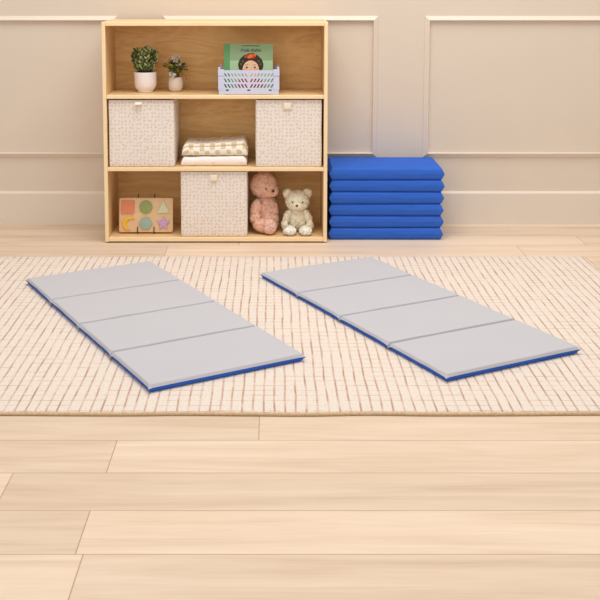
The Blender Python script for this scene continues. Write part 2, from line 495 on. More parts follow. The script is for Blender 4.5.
make_mat('grey nap mat unfolded on the rug, left of the two, in front of the bookcase', (-0.3267, 2.6637, RUGZ), 0.5109, 1.0)
make_mat('grey nap mat unfolded on the rug, right of the two, before the blue stack', (0.4740, 2.7386, RUGZ), 0.4774, 11.0, 1.122)

# ------------------------------------------------------------------ bookcase
SX0, SX1, SY, SYB, SH, PT = -0.7035, 0.2285, 4.2915, 4.605, 0.9276, 0.0155
case = thing('wooden_bookcase', 'pale birch three-tier open bookcase standing against the beige wall', 'bookcase', ((SX0 + SX1) / 2, SY, 0))
hw = (SX1 - SX0) / 2; D = SYB - SY
def board(name, x0, x1, z0, z1, m, me, yb=None, zcut=0):
    bm = bmesh.new(); yb = yb or D
    box(bm, x0, x1, 0.0, yb, z0, z1, 0.0022, 2)
    bm.faces.ensure_lookup_table()
    for f in bm.faces:
        if f.calc_center_median().y < 0.0035: f.material_index = 1
    return link(name, bm, [m, me], case)
board('side_panel', -hw, -hw + PT, 0.004, SH, M_side, M_edgez)
board('side_panel', hw - PT, hw, 0.004, SH, M_side, M_edgez)
ix0, ix1 = -hw + PT + 0.0002, hw - PT - 0.0002
YB = 0.268
board('top_panel', ix0, ix1, 0.9112, 0.9268, M_board, M_edge)
board('shelf_board', ix0, ix1, 0.6095, 0.6249, M_board, M_edge, YB)
board('shelf_board', ix0, ix1, 0.3060, 0.3215, M_board, M_edge, YB)
board('bottom_panel', ix0, ix1, 0.0060, 0.0236, M_board, M_edge, YB)
bm = bmesh.new(); box(bm, ix0, ix1, YB + 0.0005, YB + 0.008, 0.006, 0.911); link('back_panel', bm, M_back, case)
for sx in (-1, 1):
    for yy in (0.02, D - 0.03):
        bm = bmesh.new(); x = sx * (hw - PT / 2)
        lathe(bm, [(0, 0), (0.006, 0), (0.0065, 0.0035), (0.006, 0.0045), (0, 0.0045)], 16, (x, yy, 0)); f = link('foot', bm, M_foot, case); f['label'] = 'black rubber foot'

# ------------------------------------------------------------------ fabric storage bins
def make_bin(label, x0, x1, y0, d, z, h, seed, tabx, tabstyle):
    w = x1 - x0
    root = thing('fabric_storage_bin', label, 'storage bin', ((x0 + x1) / 2, y0, z), 0, 'dotted storage bins')
    bm = bmesh.new(); uvl = bm.loops.layers.uv.new('UVMap')
    # rounded-rectangle walls, gently bulged, open on top
    rc = 0.006; hx = w / 2; th = 0.004
    def ring(ins, zz, bulge):
        pts = []
        H = hx - ins; r = max(rc - ins * 0.5, 0.002)
        y_a, y_b = ins, d - ins
        cs = [(H - r, y_a + r, -90), (H - r, y_b - r, 0), (-H + r, y_b - r, 90), (-H + r, y_a + r, 180)]
        for i, (cx, cy, a0) in enumerate(cs):
            for k in range(4):
                a = R(a0 + 30 * k); pts.append((cx + r * math.cos(a), cy + r * math.sin(a)))
            bx, by, _ = cs[(i + 1) % 4]; an = R(a0 + 90); p = pts[-1]; q = (bx + r * math.cos(an), by + r * math.sin(an))
            for k in range(1, 14): pts.append((p[0] + (q[0] - p[0]) * k / 14, p[1] + (q[1] - p[1]) * k / 14))
        out = []
        for x, y in pts:
            nx = noise.noise((x * 9 + seed, y * 9, zz * 9)) * 0.0022 * bulge
            fx = (1 - (x / hx) ** 2)
            fy = (1 - ((y - d / 2) / (d / 2)) ** 2)
            dx = (0.003 * fy * bulge + nx) * (1 if x > 0 else -1) if abs(abs(x) - H) < 1e-4 else 0
            dy = (-(0.002 * fx * bulge) + nx) if abs(y - y_a) < 1e-4 else 0
            out.append((x + dx, max(y + dy, -0.004), zz))
        return out
    rows = []; zs = [0.0, 0.003, 0.01] + [0.01 + (h - 0.03) * k / 12 for k in range(1, 13)] + [h - 0.016, h - 0.0145, h - 0.004, h - 0.001]
    for zz in zs:
        t = zz / h; b = math.sin(PI * min(1, max(0, t))) ** 0.6 if 0 < t < 1 else 0
        ins = 0.004 if zz == 0 else (0.0012 if zz < 0.004 else (0.0006 if abs(zz - (h - 0.0145)) < 1e-4 else 0))
        if zz > h - 0.002: ins = 0.0015
        rows.append((ring(ins, zz, b), zz))
    rows.append((ring(th, h - 0.001, 0), h - 0.001)); rows.append((ring(th, 0.005, 0.0), 0.005))
    V = [[bm.verts.new(p) for p in r] for r, _ in rows]
    n = len(V[0])
    per = [0.0]
    base = rows[3][0]
    for k in range(n):
        a, b = base[k], base[(k + 1) % n]; per.append(per[-1] + math.hypot(a[0] - b[0], a[1] - b[1]))
    for i in range(len(V) - 1):
        for k in range(n):
            f = bm.faces.new((V[i][k], V[i][(k + 1) % n], V[i + 1][(k + 1) % n], V[i + 1][k])); f.smooth = True
            inside = i >= len(V) - 2
            f.material_index = 1 if inside else 0
            for lp, (pu, pv) in zip(f.loops, ((per[k], rows[i][1]), (per[k + 1], rows[i][1]), (per[k + 1], rows[i + 1][1]), (per[k], rows[i + 1][1]))):
                lp[uvl].uv = (pu + seed, pv + seed * 0.37)
    bm.faces.new(V[0][::-1]); bm.faces.new(V[-1]).material_index = 1
    link('fabric_body', bm, [M_bin, M_lining], root)
    # pull tab: doubled webbing
    bm = bmesh.new(); tx = tabx - (x0 + x1) / 2
    if tabstyle == 'flat':
        path = [(-0.002, h - 0.010), (-0.006, h - 0.009), (-0.014, h - 0.012), (-0.020, h - 0.017), (-0.018, h - 0.021), (-0.009, h - 0.018), (-0.003, h - 0.015)]; tw = 0.0135
    else:
        path = [(-0.003, h - 0.012), (-0.007, h - 0.012), (-0.0085, h - 0.020), (-0.0085, h - 0.034), (-0.007, h - 0.040), (-0.0055, h - 0.036), (-0.005, h - 0.020), (-0.004, h - 0.015)]; tw = 0.0145
    a = [[bm.verts.new((tx + s * tw, y, z_)) for s in (-1, 1)] for y, z_ in path]
    b = [[bm.verts.new((tx + s * tw, y + 0.0012, z_ + 0.0004)) for s in (-1, 1)] for y, z_ in path]
    for i in range(len(path) - 1):
        bm.faces.new((a[i][0], a[i][1], a[i + 1][1], a[i + 1][0])); bm.faces.new((b[i][0], b[i][1], b[i + 1][1], b[i + 1][0]))
        for s in (0, 1): bm.faces.new((a[i][s], a[i + 1][s], b[i + 1][s], b[i][s]))
    bm.faces.new((a[0][0], a[0][1], b[0][1], b[0][0])); bm.faces.new((a[-1][0], a[-1][1], b[-1][1], b[-1][0]))
    t = link('pull_tab', bm, M_tab, root); t['label'] = 'cream webbing pull tab'
    return root
make_bin('cream dotted fabric bin on the middle shelf, below the two potted plants', -0.6820, -0.4095, 4.303, 0.250, 0.3217, 0.2830, 0.13, -0.556, 'flat')
make_bin('cream dotted fabric bin on the middle shelf, right of the folded blankets', -0.0700, 0.2050, 4.303, 0.250, 0.3217, 0.2835, 0.71, 0.062, 'loop')
make_bin('cream dotted fabric bin on the bottom shelf, beside the pink plush bear', -0.3850, -0.1070, 4.303, 0.250, 0.0238, 0.2790, 1.37, -0.2455, 'loop')

# ------------------------------------------------------------------ folded blankets
def make_blanket(name, label, x0, x1, y0, d, z, lobes, mat, seed, lift):
    """folded cloth: each lobe is a rounded fold seen from the front"""
    root = None
    bm = bmesh.new(); uvl = bm.loops.layers.uv.new('UVMap')
    nx = 46
    prof = []
    for za, zb, fr in lobes:                                     # front folds, from the bottom up
        for k in range(11):
            a = -PI / 2 + PI * k / 10
            prof.append((fr + (1 - max(0, math.cos(a)) ** 0.8) * 0.014, (za + zb) / 2 + (zb - za) / 2 * math.sin(a)))
    top = lobes[-1][1]
    for k in range(1, 9): prof.append((0.03 + (d - 0.045) * k / 8, top))
    for za, zb, fr in lobes[::-1]:
        for k in range(7):
            a = PI / 2 - PI * k / 6
            prof.append((d - (1 - max(0, math.cos(a)) ** 0.7) * 0.010, (za + zb) / 2 + (zb - za) / 2 * math.sin(a)))
    for k in range(1, 6): prof.append((d - 0.02 - (d - 0.05) * k / 6, lobes[0][0]))
    arc = [0.0]
    for a, b in zip(prof, prof[1:]): arc.append(arc[-1] + math.hypot(a[0] - b[0], a[1] - b[1]))
    V = []
    for i in range(nx + 1):
        t = i / nx; x = x0 + (x1 - x0) * t
        e = min(t, 1 - t) * (x1 - x0)
        row = []
        for (py, pz), s in zip(prof, arc):
            k = 1 - 0.5 * max(0, 1 - e / 0.016) ** 2.2 + 0.05 * noise.noise((x * 18, seed, 7))          # soft ends
            zz = lobes[0][0] + (pz - lobes[0][0]) * k
            zz += lift(t) * (pz - lobes[0][0]) / (top - lobes[0][0])
            w = noise.noise((x * 22 + seed, s * 16, seed)) * 0.0028 + noise.noise((x * 60, s * 50, seed + 2)) * 0.0011
            yy = py + w
            if pz > lobes[0][0] + 0.004: zz += w * 0.8
            xx = x + noise.noise((seed, pz * 90, py * 20)) * 0.004 * (1 if t > 0.5 else -1) * (1 if e < 0.002 else 0)
            row.append(bm.verts.new((xx, yy, zz)))
        V.append(row)
    m = len(prof)
    for i in range(nx):
        for k in range(m):
            k2 = (k + 1) % m
            f = bm.faces.new((V[i][k], V[i + 1][k], V[i + 1][k2], V[i][k2])); f.smooth = True
            s2 = arc[k2] if k2 else arc[-1] + 0.02
            for lp, q in zip(f.loops, ((i, arc[k]), (i + 1, arc[k]), (i + 1, s2), (i, s2))):
                lp[uvl].uv = (x0 + (x1 - x0) * q[0] / nx + 3.0, q[1] + seed)
    # ends: fan to a centre line with spiral fold ridges
    for row, fl in ((V[0], 0), (V[-1], 1)):
        c = sum((v.co for v in row), Vector()) / m
        cv = bm.verts.new(c + Vector((0.004 if fl else -0.004, 0, 0)))
        for k in range(m):
            f = bm.faces.new((row[k], row[(k + 1) % m], cv)); f.smooth = True
            for lp in f.loops: lp[uvl].uv = (lp.vert.co.y + 1.0, lp.vert.co.z + seed)
    cx = (x0 + x1) / 2
    for v in bm.verts: v.co -= Vector((cx, 0, 0))
    o = link(name, bm, mat, None, True); o.location = (cx, y0, z)
    return set_tag(o, label, 'blanket', 'folded blankets on the middle shelf')
make_blanket('folded_blanket', 'white folded blanket lying on the middle shelf under the checked one', -0.384, -0.110, 4.322, 0.19, 0.3222,
             [(0.0, 0.037, 0.0)], M_white, 2.2, lambda t: 0.005 * t)
make_blanket('folded_blanket', 'cream and tan checked folded blanket lying on top of the white one', -0.380, -0.107, 4.324, 0.19, 0.3655,
             [(0.0, 0.037, 0.0), (0.034, 0.049, 0.004)], M_check, 5.4, lambda t: 0.015 * max(0, t - 0.35) ** 1.3 / 0.65)

# ------------------------------------------------------------------ stack of folded blue mats
def make_folded():
    bm = bmesh.new()
    w, d, h, tip = 0.4860, 0.285, 0.0508, 0.0125
    nz = 16; V = []
    for i in range(nz + 1):
        t = i / nz; z = h * t
        k = 1 - abs(2 * t - 1)                                    # 0 at faces, 1 at the mid seam
        kx = min(1, k * 1.05)
        ky = min(1.0, (k * 3.2)) ** 0.55
        ix = tip * (1 - kx) * 1.0
        iy = 0.0075 * (1 - ky) + 0.003 * (1 - k)
        ring = []
        X, Y0, Y1 = w / 2 - ix, iy, d - iy
        n = 20
        for a in range(n): ring.append((-X + 2 * X * a / n, Y0))
        for a in range(n): ring.append((X, Y0 + (Y1 - Y0) * a / n))
        for a in range(n): ring.append((X - 2 * X * a / n, Y1))
        for a in range(n): ring.append((-X, Y1 - (Y1 - Y0) * a / n))
        vs = []
        for x, y in ring:
            wv = 0.0012 * noise.noise((x * 14, z * 60, y * 14))
            vs.append(bm.verts.new((x, y + (wv if y < 0.05 else 0), z + (0.0008 * noise.noise((x * 8, y * 8, 3)) if 0 < i < nz else 0))))
        V.append(vs)
    for a, b in zip(V, V[1:]):
        n = len(a)
        for k in range(n): bm.faces.new((a[k], a[(k + 1) % n], b[(k + 1) % n], b[k]))
    # top and bottom faces: gently crowned grid
    for row, sgn in ((V[-1], 1), (V[0], -1)):
        n = 20; X = w / 2 - tip; g = []
        for j in range(n + 1):
            r = []
            for i in range(n + 1):
                if j == 0: r.append(row[i])
                elif i == n: r.append(row[n + j] if j < n else row[2 * n])
                elif j == n: r.append(row[3 * n - i])
                elif i == 0: r.append(row[(4 * n - j) % (4 * n)])
                else:
                    x = -X + 2 * X * i / n; y = 0.0105 + (d - 0.021) * j / n
                    r.append(bm.verts.new((x, y, (h + 0.0004 * noise.noise((x * 9, y * 9, 1)) if sgn > 0 else 0.0))))
            g.append(r)
        for j in range(n):
            for i in range(n):
                bm.faces.new((g[j][i], g[j][i + 1], g[j + 1][i + 1], g[j + 1][i]))
    return link('folded_nap_mat', bm, M_blue, None, True, angle=32)
names = ['lowest', 'fifth from top', 'fourth from top', 'third from top', 'second from top', 'topmost']
pos = [(0.4815, 4.3400, 0), (0.4835, 4.3410, 0.2), (0.4815, 4.3405, -0.2), (0.4830, 4.3390, 0.25), (0.4840, 4.3400, -0.15), (0.4835, 4.3395, 0.1)]
proto = make_folded()
for i, (nm, (px, py, rz)) in enumerate(zip(names, pos)):
    o = proto if i == 0 else proto.copy()
    if i: COL.objects.link(o)
    o.location = (px, py, 0.0006 + i * 0.0516); o.rotation_euler = (0, 0, R(rz))
    set_tag(o, 'royal blue folded nap mat, %s in the stack of six beside the bookcase' % nm, 'nap mat', 'folded nap mats in the blue stack')

# ------------------------------------------------------------------ potted plants
def leaf(bm, base, d, length, width, thick, mi, rnd, fat=1.0):
    d = d.normalized(); up = Vector((rnd.uniform(-1, 1), rnd.uniform(-1, 1), rnd.uniform(-0.2, 1)))
    s = d.cross(up).normalized(); nrm = s.cross(d)
    prev = None
    st = [(0, 0.12), (0.2, 0.62), (0.5, 1.0), (0.8, 0.7), (0.95, 0.3)]
    rings = []
    for t, wv in st:
        c = base + d * length * t + nrm * (0.12 * length * t * t)
        rings.append([bm.verts.new(c + s * width * wv * math.cos(a) + nrm * thick * wv * math.sin(a)) for a in (0, PI / 2, PI, 3 * PI / 2)])
    tip = bm.verts.new(base + d * length + nrm * 0.12 * length)
    for a, b in zip(rings, rings[1:]):
        for k in range(4):
            f = bm.faces.new((a[k], a[(k + 1) % 4], b[(k + 1) % 4], b[k])); f.material_index = mi; f.smooth = True
    for k in range(4):
        f = bm.faces.new((rings[-1][k], rings[-1][(k + 1) % 4], tip)); f.material_index = mi; f.smooth = True
    bm.faces.new(rings[0][::-1]).material_index = mi

def plant_jade():
    rnd = random.Random(3)
    root = thing('potted_succulent', 'bushy green succulent in a white footed ceramic pot on the top shelf', 'potted plant', (-0.5410, 4.4230, 0.6251))
    bm = bmesh.new()
    lathe(bm, [(0, 0), (0.031, 0), (0.033, 0.0015), (0.033, 0.007), (0.036, 0.0095), (0.043, 0.019), (0.0462, 0.030), (0.0472, 0.045), (0.0475, 0.084), (0.0470, 0.0858), (0.0445, 0.086), (0.0435, 0.0845), (0.0435, 0.070), (0, 0.070)], 48)
    link('pot', bm, M_ceramic, root, True, angle=40)
    bm = bmesh.new(); lathe(bm, [(0.0433, 0.071), (0.043, 0.076), (0.03, 0.079), (0, 0.080)], 24); link('soil', bm, M_soil, root, True)
    bs = bmesh.new(); bf = bmesh.new()
    for k in range(17):
        a = 2 * PI * k / 17 * 2.4 + rnd.uniform(-.3, .3); sp = 0.006 + 0.05 * math.sqrt((k + 0.5) / 17)
        b = Vector((0.018 * math.cos(a) * sp / 0.056, 0.018 * math.sin(a) * sp / 0.056, 0.074))
        hgt = 0.116 * (1 - 0.22 * ((sp / 0.056) ** 2)) * rnd.uniform(0.88, 1.04)
        tp = Vector((sp * 1.02 * math.cos(a), sp * 0.9 * math.sin(a), 0.074 + hgt))
        pts = [b.lerp(tp, t) + Vector((math.cos(a), math.sin(a), 0)) * 0.012 * math.sin(PI * t) for t in (0, .25, .5, .75, 1)]
        tube(bs, pts, [0.0026, 0.0022, 0.002, 0.0016, 0.001], 6)
        for j in range(15):
            t = 0.14 + 0.86 * j / 14; i = min(3, int(t * 4)); p = pts[i].lerp(pts[i + 1], t * 4 - i)
            th = j * 2.4 + k; dirv = (pts[i + 1] - pts[i]).normalized()
            out = Vector((math.cos(th), math.sin(th), 0.0))
            dd = out * 0.75 + dirv * 0.9
            mi = rnd.choice([0, 0, 1, 2, 2, 0, 2])
            leaf(bf, p, dd, rnd.uniform(0.016, 0.023), rnd.uniform(0.0055, 0.0075), 0.0024, mi, rnd)
    link('stem', bs, M_stem, root); link('foliage', bf, [M_leafA, M_leafB, M_leafC], root)
plant_jade()

def plant_flower():
    rnd = random.Random(11)
    root = thing('potted_flowers', 'small stoneware pot of olive leaves and white flowers on the top shelf', 'potted plant', (-0.4145, 4.4450, 0.6251))
    bm = bmesh.new()
    lathe(bm, [(0, 0), (0.018, 0), (0.021, 0.001), (0.0265, 0.007), (0.0300, 0.016), (0.0312, 0.028), (0.0303, 0.042), (0.0278, 0.055), (0.0268, 0.0608), (0.0255, 0.0615), (0.0248, 0.060), (0.026, 0.048), (0, 0.048)], 40)
    link('pot', bm, M_ceramic2, root, True, angle=50)
    bm = bmesh.new(); lathe(bm, [(0.0258, 0.049), (0.025, 0.054), (0, 0.056)], 20); link('soil', bm, M_soil, root, True)
    bs = bmesh.new(); bl = bmesh.new()
    def sprig(a, reach, hgt, n, mis, ln, wd):
        b = Vector((0.010 * math.cos(a), 0.010 * math.sin(a), 0.053)); tp = Vector((reach * math.cos(a), reach * 0.8 * math.sin(a), 0.055 + hgt))
        pts = [b.lerp(tp, t) + Vector((0, 0, 0.016 * math.sin(PI * t))) for t in (0, .25, .5, .75, 1)]
        tube(bs, pts, 0.0009, 5)
        for j in range(n):
            t = 0.25 + 0.75 * j / max(1, n - 1); i = min(3, int(t * 4)); p = pts[i].lerp(pts[i + 1], t * 4 - i)
            th = j * 2.2 + a; out = Vector((math.cos(th), math.sin(th), 0.3))
            leaf(bl, p, out + (pts[i + 1] - pts[i]).normalized() * 0.7, ln * rnd.uniform(.8, 1.2), wd * rnd.uniform(.8, 1.1), 0.0007, rnd.choice(mis), rnd)
        return tp
    def flower(c, r, nrm):
        bp = bmesh.new()
        nrm = nrm.normalized(); s = nrm.cross(Vector((0.3, 0.2, 1))).normalized(); u = nrm.cross(s)
        for k in range(6):
            a = 2 * PI * k / 6; leaf(bp, c, s * math.cos(a) + u * math.sin(a) + nrm * 0.45, r * 1.15, r * 0.55, 0.0008, 0, rnd)
        f = link('flower', bp, [M_petal, M_ochre], root); f['label'] = 'white flower head'
        bm = bmesh.new(); bmesh.ops.create_icosphere(bm, subdivisions=1, radius=r * 0.25); bmesh.ops.translate(bm, verts=bm.verts, vec=c + nrm * r * 0.25); link('flower_centre', bm, M_ochre, f, True)
    for k in range(16):
        a = k * 2.399; tp = sprig(a, rnd.uniform(0.014, 0.042), rnd.uniform(0.03, 0.078), 9, [0, 1, 1, 2, 2], 0.018, 0.0052)
    for a, rc, h in ((2.9, 0.048, 0.058), (3.3, 0.046, 0.066), (0.2, 0.046, 0.062), (-0.2, 0.052, 0.05), (2.5, 0.034, 0.078)):
        sprig(a, rc, h, 12, [3, 3, 3, 4], 0.011, 0.0026)
    for x, y, z, r in ((0.003, -0.012, 0.133, 0.013), (0.012, -0.015, 0.118, 0.014), (-0.004, -0.016, 0.145, 0.011), (0.010, -0.006, 0.147, 0.011), (0.021, -0.010, 0.128, 0.010),
                       (-0.012, -0.026, 0.071, 0.013), (-0.004, -0.028, 0.067, 0.012), (-0.016, -0.022, 0.078, 0.010)):
        flower(Vector((x, y, z)), r, Vector((x * 8, -1, 0.5))); tube(bs, [Vector((x * .2, y * .2, 0.053)), Vector((x * .7, y * .6, 0.06 + (z - 0.06) * 0.6)), Vector((x, y, z))], 0.0009, 5)
    tube(bs, [Vector((0.012, 0, 0.054)), Vector((0.036, -0.004, 0.075)), Vector((0.046, -0.006, 0.062)), Vector((0.048, -0.006, 0.046))], 0.0007, 5)
    leaf(bl, Vector((0.048, -0.006, 0.048)), Vector((0, 0, -1)), 0.011, 0.0036, 0.002, 4, rnd)
    link('stem', bs, M_stem, root); link('foliage', bl, [M_leafB, M_olive, M_ochre, M_sprig, M_leafC], root)
plant_flower()

# ------------------------------------------------------------------ plastic crate
def make_crate():
    x0, x1, y0, d, z = -0.2265, 0.0290, 4.312, 0.175, 0.6251
    cx = (x0 + x1) / 2; w = x1 - x0; hx = w / 2
    root = thing('plastic_crate', 'small pale lavender lattice crate on the top shelf, holding the picture book', 'crate', (cx, y0, z))
    def zz(v): return v - z
    def lattice(half, rows, ztop, n, mk):
        """panel in the x-z plane with slanted slots, thickness 3 mm, centred at x=0"""
        bm = bmesh.new(); T = 0.003
        def bar(pts): prism(bm, pts, 0.0, T)
        def rect(a, b, c, e): bar([(a, c), (b, c), (b, e), (a, e)])
        # horizontal rails
        edges = [0.036 - 0.008] 
        zs = [rows[0][0]] 
        rect(-half, half, rows[0][1], ztop)
        for i in range(len(rows) - 1): rect(-half, half, rows[i + 1][1], rows[i][0])
        rect(-half, half, 0.0218, rows[-1][0])
        # low band with three finger slits
        for a, b in ((-half, -half * 0.92), (-half * 0.80, -0.006), (0.006, half * 0.80), (half * 0.92, half)): rect(a, b, 0.0155, 0.0218)
        rect(-half, half, 0.0005, 0.0155)
        for lo, hi in rows:
            hgt = hi - lo; sl = hgt * 0.55
            bar([(-0.0045, lo), (0.0045, lo), (0.0045, hi), (-0.0045, hi)])
            for sgn in (-1, 1):
                span = half - 0.0045; pitch = span / n
                for k in range(n + 1):
                    a = 0.0045 + pitch * k; hb = pitch * 0.26
                    q = []
                    for (dx, zv) in ((-hb, lo), (hb, lo), (hb + 0, hi), (-hb + 0, hi)):
                        sh = sl * ((zv - lo) / hgt - 0.5)
                        xx = min(max(a + dx + sh, 0.004), half)
                        q.append((sgn * xx, zv))
                    if sgn < 0: q = q[::-1]
                    if abs(q[0][0] - q[1][0]) > 1e-4 or abs(q[2][0] - q[3][0]) > 1e-4:
                        try: bar(q)
                        except Exception: pass
        return bm
    rows = [(zz(0.7002), zz(0.7140)), (zz(0.6766), zz(0.6920)), (zz(0.6535), zz(0.6690))]
    half = hx - 0.024
    f = link('front_panel', lattice(half, rows, zz(0.7268), 7, 0), M_bluecrate, root); f.location = (0, 0.003, 0)
    b = link('back_panel', lattice(half, rows, zz(0.7268), 7, 0), M_bluecrate, root); b.location = (0, d - 0.006, 0)
    for s in (-1, 1):
        o = link('side_panel', lattice(d / 2 - 0.012, rows, zz(0.7180), 5, 0), M_bluecrate, root)
        o.location = (s * (hx - 0.004) + (0.003 if s < 0 else 0), d / 2, 0); o.rotation_euler = (0, 0, PI / 2)
    bm = bmesh.new(); box(bm, -hx + 0.003, hx - 0.003, 0.003, d - 0.003, 0, 0.003, 0.001); link('base', bm, M_bluecrate, root)
    bm = bmesh.new()
    for sx in (-1, 1):
        for yy, sy in ((0.0, 1), (d, -1)):
            a, c = sorted((sx * hx, sx * (hx - 0.026))); e, g = sorted((yy, yy + sy * 0.012))
            bm_ = bmesh.new()
            box(bm_, a, c, e, g, zz(0.7300) - 0.027, zz(0.7300), 0.0012)          # upper cap
            a2, c2 = sorted((sx * (hx - 0.0005), sx * (hx - 0.025)))
            box(bm_, a2, c2, e + 0.001, g - 0.001, 0.020, zz(0.7300) - 0.028, 0.001)  # recessed middle
            a3, c3 = sorted((sx * (hx - 0.003), sx * (hx - 0.026)))
            box(bm_, a3, c3, e + 0.0012, g - 0.0012, 0.0, 0.0195, 0.001)
            a4, c4 = sorted((sx * (hx - 0.001), sx * (hx - 0.010)))
            box(bm_, a4, c4, e + 0.001, g - 0.001, zz(0.7295), zz(0.7400), 0.0015)   # stacking ear
            link('corner_post', bm_, M_bluecrate, root)
    bm.free()
make_crate()

# ------------------------------------------------------------------ picture book in the crate
def make_book():
    w, h, t = 0.203, 0.203, 0.018
    root = thing('picture_book', 'green picture book with a dark-haired girl on its cover, in the crate', 'book', (-0.1000, 4.340, 0.6325))
    root.rotation_euler = (R(-9), 0, 0)
    hw = w / 2
    bm = bmesh.new(); box(bm, -hw, hw, 0, 0.0022, 0, h, 0.0006); link('front_cover', bm, M_cover, root)
    bm = bmesh.new(); box(bm, -hw, hw, t - 0.0022, t, 0, h, 0.0006); link('back_cover', bm, M_cover, root)
    bm = bmesh.new(); box(bm, -hw + 0.002, hw - 0.003, 0.0023, t - 0.0023, 0.003, h - 0.003); link('page_block', bm, M_pages, root)
    bm = bmesh.new(); box(bm, -hw - 0.0018, -hw - 0.0002, 0, t, 0, h, 0.0006); box(bm, -hw - 0.001, -hw + 0.023, -0.0006, 0.0, 0, h)
    s = link('spine', bm, M_spine, root); s['label'] = 'darker green cloth spine'
    def flat(name, pts, m, dep, parent, lab=None):
        bm = bmesh.new(); prism(bm, pts, -dep, -dep + 0.00035)
        o = link(name, bm, m, parent)
        return o
    def disc(cx, cz, rx, rz, n=28, wob=0, a0=0, a1=360):
        return [(cx + rx * (1 + wob * math.sin(7 * 2 * PI * k / n)) * math.cos(R(a0) + R(a1 - a0) * k / n), cz + rz * (1 + wob * math.sin(5 * 2 * PI * k / n + 1)) * math.sin(R(a0) + R(a1 - a0) * k / n)) for k in range(n)]
    pic = flat('cover_picture', [(-hw + 0.023, 0.0008), (hw - 0.0005, 0.0008), (hw - 0.0005, 0.133), (-hw + 0.023, 0.133)], M_cover2, 0.0006, root)
    # one mesh for the printed girl
    bm = bmesh.new(); mats = [M_hair, M_face, M_blush, M_red, M_orange, M_pgreen, M_ink, M_dress]
    def pr(pts, dep, mi): prism(bm, pts, -dep, -dep + 0.0003, mi=mi)
    cx, cz = 0.009, 0.105
    pr([(cx - 0.062, 0.001), (cx + 0.062, 0.001), (cx + 0.050, 0.050), (cx + 0.018, 0.068), (cx - 0.018, 0.068), (cx - 0.050, 0.050)], 0.00095, 7)
    pr([(cx - 0.012, 0.055), (cx + 0.012, 0.055), (cx + 0.012, 0.085), (cx - 0.012, 0.085)], 0.0012, 1)
    pr(disc(cx, cz + 0.016, 0.049, 0.042, 40, 0.04), 0.00095, 0)
    pr(disc(cx - 0.040, cz + 0.008, 0.013, 0.022, 20, 0.06), 0.0010, 0); pr(disc(cx + 0.040, cz + 0.008, 0.013, 0.022, 20, 0.06), 0.0010, 0)
    pr(disc(cx, cz - 0.012, 0.0345, 0.040, 36), 0.0013, 1)
    for s in (-1, 1):
        pr(disc(cx + s * 0.022, cz - 0.010, 0.009, 0.007, 18), 0.0016, 2)
        pr(disc(cx + s * 0.0165, cz - 0.001, 0.0042, 0.0036, 16), 0.0019, 6)
        pr([(cx + s * 0.007, cz + 0.0085), (cx + s * 0.016, cz + 0.0115), (cx + s * 0.026, cz + 0.0075), (cx + s * 0.016, cz + 0.0095)], 0.0016, 0)
        pr(disc(cx + s * 0.033, cz + 0.024, 0.0042, 0.005, 10), 0.0017, 5); pr(disc(cx + s * 0.041, cz + 0.012, 0.004, 0.005, 10), 0.0017, 5)
    pr(disc(cx, cz - 0.0085, 0.0035, 0.0028, 12), 0.0016, 2)
    pr(disc(cx, cz - 0.0200, 0.008, 0.0035, 16), 0.0016, 3)
    for fx, fz, r, mi in ((-0.015, 0.045, 0.009, 3), (0.000, 0.048, 0.009, 4), (0.013, 0.047, 0.009, 3), (-0.006, 0.042, 0.007, 4), (0.007, 0.042, 0.007, 3), (0.017, 0.052, 0.006, 4)):
        pr(disc(cx + fx, cz + fz, r, r * 0.85, 20, 0.12), 0.0017 + 0.0002 * (mi == 4) + 0.0001 * abs(fx) * 100, mi)
    pr(disc(cx + 0.004, cz + 0.056, 0.005, 0.0035, 10), 0.0016, 5); pr(disc(cx - 0.026, cz + 0.043, 0.005, 0.0035, 10), 0.0016, 5)
    g = link('printed_girl', bm, mats, pic)
    def text(name, body, size, x, z_, shear, parent):
        cu = bpy.data.curves.new(name, 'FONT'); cu.body = body; cu.size = size; cu.align_x = 'CENTER'; cu.shear = shear; cu.extrude = 0.0001
        cu.offset = 0.00012
        tmp = bpy.data.objects.new('tmp', cu); COL.objects.link(tmp)
        dg = bpy.context.evaluated_depsgraph_get(); me = bpy.data.meshes.new_from_object(tmp.evaluated_get(dg))
        bpy.data.objects.remove(tmp); bpy.data.curves.remove(cu)
        me.name = name; me.materials.clear(); me.materials.append(M_ink)
        me.transform(Matrix.Translation((x, -0.0009, z_)) @ Matrix.Rotation(PI / 2, 4, 'X'))
        o = bpy.data.objects.new(name, me); COL.objects.link(o); o.parent = parent
    text('title_lettering', 'Frida Kahlo', 0.0185, 0.008, 0.1700, 0.35, root)
    text('series_lettering', 'LITTLE PEOPLE, BIG DREAMS', 0.0058, 0.008, 0.1925, 0.0, root)
make_book()

